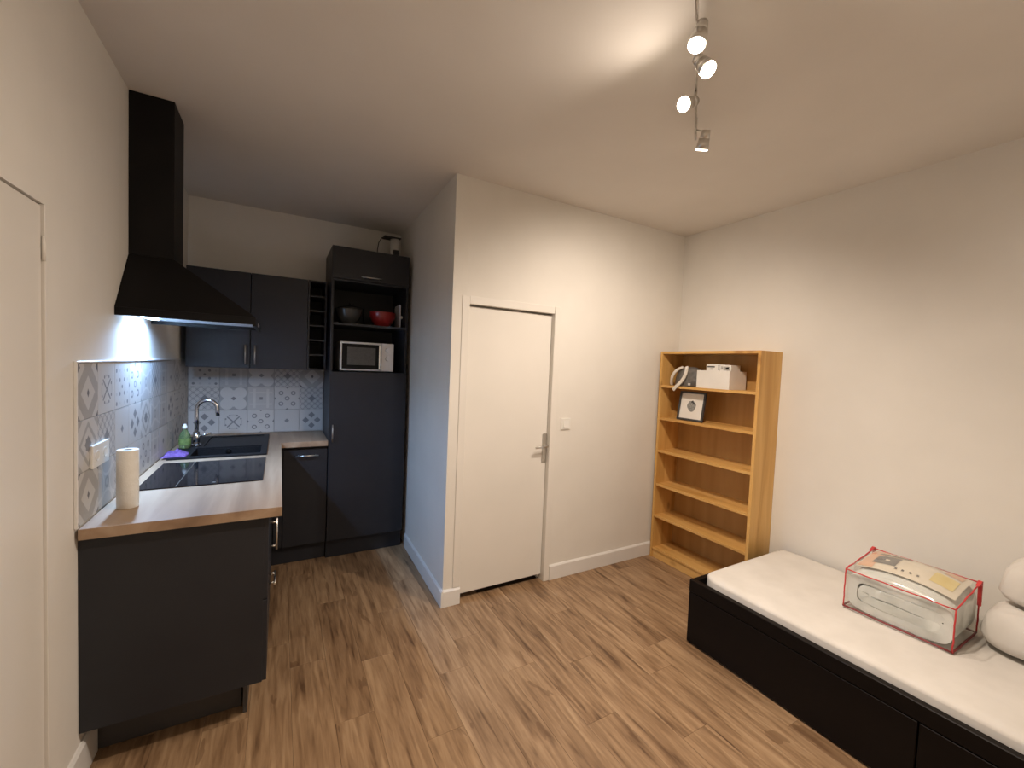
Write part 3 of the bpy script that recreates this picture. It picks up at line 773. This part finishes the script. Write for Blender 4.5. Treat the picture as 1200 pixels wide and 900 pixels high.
bm = new(); pc = (yc-.002, zb_+.118); n = 26; poly = []
for i in range(n):
    a = 2*PI*i/n; rr = .040*(1 + .10*math.sin(3*a+.6) + .35*math.exp(-((a-1.15)/.30)**2))
    poly.append((pc[0]+rr*math.cos(a), pc[1]+rr*math.sin(a)))
prism(bm, poly, 'x', 3.5952, 3.5958)
poly2 = [(pc[0]-.004, pc[1]+.030), (pc[0]-.030, pc[1]+.014), (pc[0]-.024, pc[1]+.030), (pc[0]-.006, pc[1]+.052), (pc[0]+.014, pc[1]+.040)]
prism(bm, poly2, 'x', 3.5946, 3.5951, mi=1)
obj('picture_print', tilt(bm, po, .16, .05), [M['ink_grey'], M['ink']], pf)
bm = new(); box(bm, 3.607, 3.609, yc-.015, yc+.015, zb_+.03, zb_+.17); obj('easel_back', tilt(bm, po, .16, .05), M['ink'], pf)

# grey pouch with two pale straps
pz = SH[0]+.0008
pu = thing('pouch', 'soft grey pouch with two pale straps on the top shelf left of the white box', 'bag', (3.64, 2.36, pz))
bm = new(); nu, nv = 28, 14; ring = []
for j in range(nv+1):
    ph = j/nv*PI/2*1.0
    row = []
    for i in range(nu):
        a = 2*PI*i/nu; cr_ = math.cos(ph)**.55
        x = 3.665 + .085*cr_*math.cos(a); y = 2.335 + .128*cr_*math.sin(a)
        z = pz + .162*math.sin(ph)**.9
        k = noise.noise(Vector((x*14, y*14, z*14)))*.012*(1 if j else 0)
        row.append(bm.verts.new((x + k, y + k, max(z + k*.5, pz))))
    ring.append(row)
for A, Bv in zip(ring, ring[1:]):
    for i in range(nu): bm.faces.new((A[i], A[(i+1) % nu], Bv[(i+1) % nu], Bv[i]))
bm.faces.new(ring[0][::-1])
bmesh.ops.remove_doubles(bm, verts=bm.verts, dist=.0005)
smooth(obj('body', bm, M['pouch'], pu), 80)
def strap(pts, wv, th=.004):
    bm = new(); rows_ = []
    wv = Vector(wv)
    for k, p in enumerate(pts):
        p = Vector(p); d = (Vector(pts[min(k+1, len(pts)-1)]) - Vector(pts[max(k-1, 0)])).normalized()
        s = (wv - d*wv.dot(d)).normalized()*wv.length; nrm = d.cross(s).normalized()*th
        rows_.append([bm.verts.new(p+s+nrm), bm.verts.new(p-s+nrm), bm.verts.new(p-s-nrm), bm.verts.new(p+s-nrm)])
    for A, Bv in zip(rows_, rows_[1:]):
        for i in range(4): bm.faces.new((A[i], A[(i+1) % 4], Bv[(i+1) % 4], Bv[i]))
    bm.faces.new(rows_[0][::-1]); bm.faces.new(rows_[-1]); return bm
def bez(P, n=14):
    out = []
    for i in range(n+1):
        t = i/n; q = [Vector(p) for p in P]
        while len(q) > 1: q = [a.lerp(b, t) for a, b in zip(q, q[1:])]
        out.append(tuple(q[0]))
    return out
smooth(obj('strap', strap(bez([(3.60, 2.462, pz+.006), (3.565, 2.450, pz+.07), (3.560, 2.41, pz+.14), (3.60, 2.352, pz+.158)]), (0, .011, .004)), M['strap'], pu))
smooth(obj('strap', strap(bez([(3.575, 2.300, pz+.165), (3.555, 2.275, pz+.12), (3.548, 2.300, pz+.03), (3.529, 2.345, pz+.02), (3.531, 2.385, pz-.035)]), (0, .013, .004)), M['strap'], pu))
bm = new(); box(bm, 3.552, 3.556, 2.238, 2.262, pz+.012, pz+.03, bev=.001); obj('buckle', bm, M['chrome'], pu)

# white open box and the two small boxes standing in it
wx = thing('storage_box', 'open white cardboard box on the top shelf', 'box', (3.66, 2.04, pz))
X0, X1, Y0, Y1, Z1, t = 3.552, 3.760, 1.905, 2.182, pz+.138, .004
bm = new(); box(bm, X0, X1, Y0, Y1, pz, pz+t); obj('bottom', bm, M['carton'], wx)
obj('front_wall', B(X0, X0+t, Y0, Y1, pz+t, Z1), M['carton'], wx); obj('back_wall', B(X1-t, X1, Y0, Y1, pz+t, Z1), M['carton'], wx)
obj('side_wall', B(X0+t, X1-t, Y0, Y0+t, pz+t, Z1), M['carton'], wx); obj('side_wall', B(X0+t, X1-t, Y1-t, Y1, pz+t, Z1), M['carton'], wx)
def small_box(x0, x1, y0, y1, z1, label, prints):
    t_ = thing('small_box', label, 'box', ((x0+x1)/2, (y0+y1)/2, pz+t+.001), 'small boxes in the open white box')
    obj('carton', B(x0, x1, y0, y1, pz+t+.001, z1, bev=.001), M['carton'], t_)
    bm = new()
    for (ya, yb, za, zb2, mi) in prints: box(bm, x0-.0012, x0-.0003, ya, yb, za, zb2, mi=mi)
    obj('print', bm, [M['carton_grey'], M['ink']], t_)
small_box(3.585, 3.70, 2.010, 2.125, pz+.190, 'small white box with a dark band, left one standing in the open box', [(2.052, 2.118, pz+.164, pz+.174, 1), (2.070, 2.090, pz+.148, pz+.155, 1), (2.016, 2.024, pz+.143, pz+.185, 0)])
small_box(3.585, 3.70, 1.918, 2.006, pz+.184, 'small white box with grey picture, right one standing in the open box', [(1.930, 1.978, pz+.142, pz+.172, 0), (1.935, 1.960, pz+.150, pz+.166, 1), (1.982, 2.000, pz+.150, pz+.174, 0)])

# ================================================================== BED
BX, BYE, BYN, BT = 2.830, 1.607, -.475, .390
bd = thing('day_bed', 'low black-brown bed with two long drawers against the right wall', 'bed', (3.318, .566, 0))
obj('front_rail', B(BX, BX+.035, BYN, BYE, .318, BT, bev=.003), M['bed'], bd)
obj('end_panel', B(BX+.006, XR-.003, BYE-.030, BYE-.002, .005, BT-.001, bev=.002), M['bed'], bd)
obj('end_panel', B(BX+.006, XR-.003, BYN+.002, BYN+.030, .005, BT-.001, bev=.002), M['bed'], bd)
obj('back_panel', B(XR-.033, XR-.003, BYN+.031, BYE-.031, .005, BT-.001), M['bed'], bd)
obj('drawer_front', B(BX+.002, BX+.024, .567, BYE-.001, .010, .3135, bev=.0025), M['bed'], bd)
obj('drawer_front', B(BX+.002, BX+.024, BYN+.003, .562, .010, .3135, bev=.0025), M['bed'], bd)
obj('slat_base', B(BX+.036, XR-.034, BYN+.031, BYE-.031, .285, .298), M['bed'], bd)

# mattress in a white fitted sheet: a rounded slab with soft wrinkles
def soft_slab(x0, x1, y0, y1, z0, z1, nx, ny, edge, amp, freq, seed, plan_r=0):
    bm = new(); top = {}; 
    def prof(d):                                     # height factor near an edge
        return 1.0 if d >= edge else math.sqrt(max(0, 1-(1-d/edge)**2))
    xs = [x0 + (x1-x0)*(.5-.5*math.cos(PI*i/nx)) if nx < 30 else x0+(x1-x0)*i/nx for i in range(nx+1)]
    ys = [y0 + (y1-y0)*j/ny for j in range(ny+1)]
    xs = sorted(set([x0, x0+edge*.05, x0+edge*.2, x0+edge*.5, x1-edge*.5, x1-edge*.2, x1-edge*.05] + xs)); ys = sorted(set([y0, y0+edge*.05, y0+edge*.2, y0+edge*.5, y1-edge*.5, y1-edge*.2, y1-edge*.05] + ys))
    for i, x in enumerate(xs):
        for j, y in enumerate(ys):
            d = min(x-x0, x1-x, y-y0, y1-y); 
            zz = z1 - edge*.55*(1-prof(max(d, 0)))
            zz += amp*noise.noise(Vector((x*freq, y*freq, seed)))*min(1, d/edge+.2)
            top[i, j] = bm.verts.new((x, y, zz))
    nX, nY = len(xs)-1, len(ys)-1
    for i in range(nX):
        for j in range(nY): bm.faces.new((top[i, j], top[i+1, j], top[i+1, j+1], top[i, j+1]))
    if plan_r:                                       # round the corners in plan
        for k, v in top.items():
            dx, dy = min(v.co.x-x0, x1-v.co.x), min(v.co.y-y0, y1-v.co.y)
            if dx < plan_r and dy < plan_r:
                a, b = 1-dx/plan_r, 1-dy/plan_r
                na, nb = a*math.sqrt(1-b*b/2), b*math.sqrt(1-a*a/2)
                v.co.x += (a-na)*plan_r*(1 if v.co.x-x0 < x1-v.co.x else -1); v.co.y += (b-nb)*plan_r*(1 if v.co.y-y0 < y1-v.co.y else -1)
    loop = [(i, 0) for i in range(nX)] + [(nX, j) for j in range(nY)] + [(i, nY) for i in range(nX, 0, -1)] + [(0, j) for j in range(nY, 0, -1)]
    low = {k: bm.verts.new((top[k].co.x, top[k].co.y, z0)) for k in loop}
    for a, b in zip(loop, loop[1:]+loop[:1]): bm.faces.new((top[a], low[a], low[b], top[b]))
    bm.faces.new([low[k] for k in loop])
    return bm
MT = .432
smooth(tag(obj('mattress', soft_slab(BX+.050, XR-.036, BYN+.034, BYE-.034, .2985, MT, 40, 80, .045, .006, 4.0, 2.0, .10), M['sheet']), 'thin mattress in a white fitted sheet lying on the black bed', 'mattress'), 70)

# pillows at the wall, near the right edge of the picture
def pillow(name, label, c, sx, sy, sz, rot, seed, flat):
    bm = new(); n = 34
    verts = {}
    for s in (1, -1):
        for i in range(n+1):
            for j in range(n+1):
                u, v = i/n*2-1, j/n*2-1
                if s == -1 and (abs(u) == 1 or abs(v) == 1): verts[s, i, j] = verts[1, i, j]; continue
                h = ((1-abs(u)**5)*(1-abs(v)**7))**.5
                pinch = 1 - .16*u**4*v**2
                pinch2 = 1 - .16*v**4*u**2
                wr = .16*noise.noise(Vector((u*2.1+seed, v*2.1, s*1.0))) - .20*abs(noise.noise(Vector((u*3.4+v*1.5+seed, v*2.6-u*1.2, s*2.0))))
                verts[s, i, j] = bm.verts.new((sx*u*pinch2, sy*v*pinch, (1 if s == 1 else -flat)*sz*(h*(1+wr*1.3))))
    for s in (1, -1):
        for i in range(n):
            for j in range(n):
                q = (verts[s, i, j], verts[s, i+1, j], verts[s, i+1, j+1], verts[s, i, j+1])
                bm.faces.new(q if s == 1 else q[::-1])
    mt = Matrix.Rotation(rot[2], 3, 'Z') @ Matrix.Rotation(rot[1], 3, 'Y') @ Matrix.Rotation(rot[0], 3, 'X')
    bmesh.ops.rotate(bm, verts=bm.verts, cent=(0, 0, 0), matrix=mt)
    zmin = min(v.co.z for v in bm.verts)
    bmesh.ops.translate(bm, verts=bm.verts, vec=Vector((c[0], c[1], c[2]-zmin)))
    return tag(smooth(obj(name, bm, M['sheet']), 80), label, 'pillow', 'white pillows stacked at the wall')
pillow('pillow', 'plump white pillow lying on the mattress at the right edge', (3.608, .245, MT+.007), .178, .325, .135, (0, 0, 0), 3.0, .45)
pillow('pillow', 'white pillow lying on top of the lower white pillow at the right edge', (3.650, .205, MT+.216), .140, .330, .170, (0, 0, .0), 8.0, .25)

# ---- duvet in its clear zip bag
A0, A1, B0, B1 = .588, .998, 3.264, 3.590           # y and x extent
ZB, ZF, ZR = MT+.009, .640, .690                      # base, front top, rear top
bg = thing('storage_bag', 'clear plastic bag with red piping holding a folded quilt, on the mattress', 'bag', ((B0+B1)/2, (A0+A1)/2, ZB))
bm = new(); n = 16; g1 = {}; g0 = {}
for i in range(n+1):
    for j in range(n+1):
        u, v = i/n, j/n
        zt = ZF + (ZR-ZF)*u + .050*(math.sin(PI*u)*math.sin(PI*v))**.7 + .006*noise.noise(Vector((u*5, v*5, 1)))
        g1[i, j] = bm.verts.new((B0+(B1-B0)*u, A0+(A1-A0)*v, zt)); g0[i, j] = bm.verts.new((B0+(B1-B0)*u, A0+(A1-A0)*v, ZB))
for i in range(n):
    for j in range(n):
        bm.faces.new((g1[i, j], g1[i+1, j], g1[i+1, j+1], g1[i, j+1]))
for i in range(n):
    for j in (0, n):
        bm.faces.new((g1[i, j], g0[i, j], g0[i+1, j], g1[i+1, j]))
        bm.faces.new((g1[j, i], g0[j, i], g0[j, i+1], g1[j, i+1]))
bmesh.ops.delete(bm, geom=[v for v in bm.verts if not v.link_faces], context='VERTS')
smooth(obj('clear_cover', bm, M['clear'], bg), 60)
def line3(a, b, n=8, sag=0, seed=0):
    a, b = Vector(a), Vector(b)
    return [a.lerp(b, k/n) + Vector((0, 0, sag*math.sin(PI*k/n))) + .003*Vector((noise.noise(Vector((k*.7, seed, 0))), noise.noise(Vector((k*.7, seed, 5))), noise.noise(Vector((k*.7, seed, 9))))) for k in range(n+1)]
c000, c010, c100, c110 = (B0, A0, ZB+.004), (B0, A1, ZB+.004), (B1, A0, ZB+.004), (B1, A1, ZB+.004)
t000, t010, t100, t110 = (B0, A0, ZF), (B0, A1, ZF), (B1, A0, ZR), (B1, A1, ZR)
bm = new()
for k, (a, b) in enumerate([(t000, t010), (t100, t110), (t000, t100), (t010, t110), (c000, t000), (c010, t010), (c100, t100), (c110, t110)]):
    tube(bm, line3(a, b, seed=k), .0032, 8)
obj('piping', bm, M['red'], bg)
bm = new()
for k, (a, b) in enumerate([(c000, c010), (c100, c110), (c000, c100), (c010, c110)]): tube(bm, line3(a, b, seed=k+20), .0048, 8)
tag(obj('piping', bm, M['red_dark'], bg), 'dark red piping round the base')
for (yy, s_) in ((A1, 1), (A0, -1)):                 # folded corner tabs at the two rear corners
    bm = new(); prism(bm, [(B1-.050, ZR-.004), (B1-.010, ZR+.012), (B1+.005, ZR+.008), (B1+.009, ZR-.030-.08*(s_ < 0)), (B1+.002, ZR-.034-.08*(s_ < 0)), (B1-.010, ZR-.008)], 'y', yy-.007, yy+.007)
    obj('corner_tab', bm, M['red'], bg)
# printed card under the top film
def top_z(u, v): return ZF + (ZR-ZF)*u + .050*(max(0, math.sin(PI*u)*math.sin(PI*v)))**.7 - .004
def patch(bm, u0, u1, v0, v1, lift, mi, n=8):
    P_ = {}
    for i in range(n+1):
        for j in range(n+1):
            u, v = u0+(u1-u0)*i/n, v0+(v1-v0)*j/n
            P_[i, j] = bm.verts.new((B0+(B1-B0)*u, A0+(A1-A0)*v, top_z(u, v)+lift))
    for i in range(n):
        for j in range(n):
            f = bm.faces.new((P_[i, j], P_[i+1, j], P_[i+1, j+1], P_[i, j+1])); f.material_index = mi; f.smooth = True
bm = new()
patch(bm, .20, .96, .05, .96, 0, 0); patch(bm, .22, .95, .80, .95, .0012, 1); patch(bm, .36, .66, .615, .84, .0022, 2, 6)
patch(bm, .72, .80, .55, .86, .0022, 3, 4); patch(bm, .34, .66, .10, .30, .0012, 4, 6); patch(bm, .74, .93, .10, .26, .0012, 1, 6); patch(bm, .84, .88, .30, .52, .0012, 1, 4)
for v in (.38, .45, .52, .585): patch(bm, .30, .335, v, v+.022, .0020, 2, 2)
patch(bm, .47, .52, .70, .74, .0030, 0, 2)
obj('printed_card', bm, [M['card'], M['card_peach'], M['card_grey'], M['tube'], M['card_yellow']], bg)
# folded quilt inside the bag: a thick sheet rolled in on itself, seen from its end
qx0, qx1 = B0+.010, B1-.012
bm = new()
path = []
cy, cz, hy, hz = (A0+A1)/2, (ZB+ZF)/2+.002, (A1-A0)/2-.027, (ZF-ZB)/2-.026
def stad(s, hy, hz, off, dz):
    """superellipse outline, s in turns"""
    a = 2*PI*s; cs, sn = math.cos(a), math.sin(a)
    return (cy + off + -hy*math.copysign(abs(cs)**.42, cs), cz + dz + hz*math.copysign(abs(sn)**.42, sn))
K = 150
for k in range(K+1):
    q = k/K*2.05; s = q + .86
    g = min(1, max(0, (q-.95)/.30)); g = g*g*(3-2*g)
    path.append(stad(s, hy*(1-.15*g), hz*(1-.66*g), -.020*g, -.002*g))
th = .0225
L, Rr = [], []
for k, p in enumerate(path):
    a = Vector(path[max(0, k-1)]); b = Vector(path[min(K, k+1)]); d = (b-a).normalized(); nn = Vector((-d.y, d.x))
    tt = th*(1+.22*noise.noise(Vector((k*.13, 0, 3))))
    L.append(Vector(p)+nn*tt); Rr.append(Vector(p)-nn*tt)
NXQ = 12; rows_ = []
for q in range(NXQ+1):
    x = qx0 + (qx1-qx0)*q/NXQ; row = []
    for k, pp in enumerate(L + Rr[::-1]):
        e = .010*noise.noise(Vector((pp.x*16, pp.y*16, 0)))
        rnd = -.012 if q in (0, NXQ) else 0
        row.append(bm.verts.new((x + (e+.006 if q == 0 else (-e-.006 if q == NXQ else 0)), pp.x, pp.y + (max(0, pp.y-ZB)/(ZF-ZB))*((.046*(x-qx0)/(qx1-qx0)) + .034*math.sin(PI*q/NXQ)*math.sin(PI*min(1, max(0, (pp.x-A0)/(A1-A0))))))))
    rows_.append(row)
m_ = len(rows_[0])
for A, Bv in zip(rows_, rows_[1:]):
    for i in range(m_): bm.faces.new((A[i], A[(i+1) % m_], Bv[(i+1) % m_], Bv[i]))
for row in (rows_[0], rows_[-1]):
    for k in range(K): bm.faces.new((row[k], row[k+1], row[m_-2-k], row[m_-1-k]))
zmn = min(v.co.z for v in bm.verts)
bmesh.ops.translate(bm, verts=bm.verts, vec=(0, 0, ZB+.004-zmn))
tag(smooth(obj('folded_quilt', bm, M['duvet']), 55), 'white quilt folded up inside the clear red-piped bag', 'quilt')

# ================================================================== CEILING SPOTS
cl = thing('ceiling_spotlight', 'nickel ceiling light bar with four spot heads', 'lamp', (2.10, 1.15, H))
ZRAIL = 2.800
def ray_pt(px, py, z):                               # a point of the bar as measured from the photograph, at a height
    d = r_*((px-600)/487.0334) + u_*((450-py)/487.0334) + f_
    return CAM_LOC + d*((z-CAM_LOC.z)/d.z)
p_a, p_b = Vector((1.47, .70, ZRAIL)), Vector((2.43, 1.43, ZRAIL))
bm = new(); cyl(bm, p_a, p_b, .0055, n=12); obj('bar', bm, M['nickel'], cl)
pm = p_a.lerp(p_b, .28)
bm = new(); cyl(bm, (pm.x, pm.y, H-.001), (pm.x, pm.y, H-.024), .055, .050, n=32); cyl(bm, (pm.x, pm.y, H-.024), (pm.x, pm.y, ZRAIL+.006), .008, n=12); obj('ceiling_rose', bm, M['nickel'], cl)
pe = p_a.lerp(p_b, .93)
bm = new(); cyl(bm, (pe.x, pe.y, H-.001), (pe.x, pe.y, ZRAIL+.006), .006, n=12); obj('support_rod', bm, M['nickel'], cl)
# position of the lens, direction, share of the power, beam angle, blend
HEADS = [((1.812, .955, 2.705), (-.28, .02, -1.0), 1.08, 162, 1.0, 'lens'),
         ((1.955, 1.012, 2.715), (.04, -.58, -.80), 1.08, 170, 1.0, 'lens'),
         ((2.040, 1.188, 2.715), (-1.0, -.02, -.52), .13, 172, 1.0, 'lens'),
         ((2.405, 1.372, 2.715), (.20, .40, -.90), 1.05, 152, 1.0, 'lens_dim')]
for pos, dr_, pw, beam, blend, lens in HEADS:
    pos = Vector(pos); d = Vector(dr_).normalized()
    back = pos - d*.085
    bm = new(); cyl(bm, back, back + d*.035, .018, .024, n=20); cyl(bm, back + d*.035, pos - d*.004, .024, .030, n=20)
    # stem from the head to the nearest point of the bar
    ab = (p_b-p_a).normalized(); near = p_a + ab*max(0, min((p_b-p_a).length, (back-p_a).dot(ab)))
    cyl(bm, back + d*.01, near, .005, n=8)
    h_ = obj('spot_head', bm, M['nickel'], cl)
    bm = new(); cyl(bm, pos - d*.0038, pos + d*.001, .0265, n=24); obj('bulb_lens', bm, M[lens], h_)
    ld = bpy.data.lights.new('spot_light', 'SPOT'); ld.energy = SPOT_W*pw; ld.color = WARM; ld.spot_size = math.radians(beam); ld.spot_blend = blend; ld.shadow_soft_size = .025
    lo_ = bpy.data.objects.new('spot_light', ld); C.objects.link(lo_); lo_.parent = cl
    lo_.location = pos + d*.030 - ORG[cl.name]
    lo_.rotation_euler = d.to_track_quat('-Z', 'Y').to_euler()
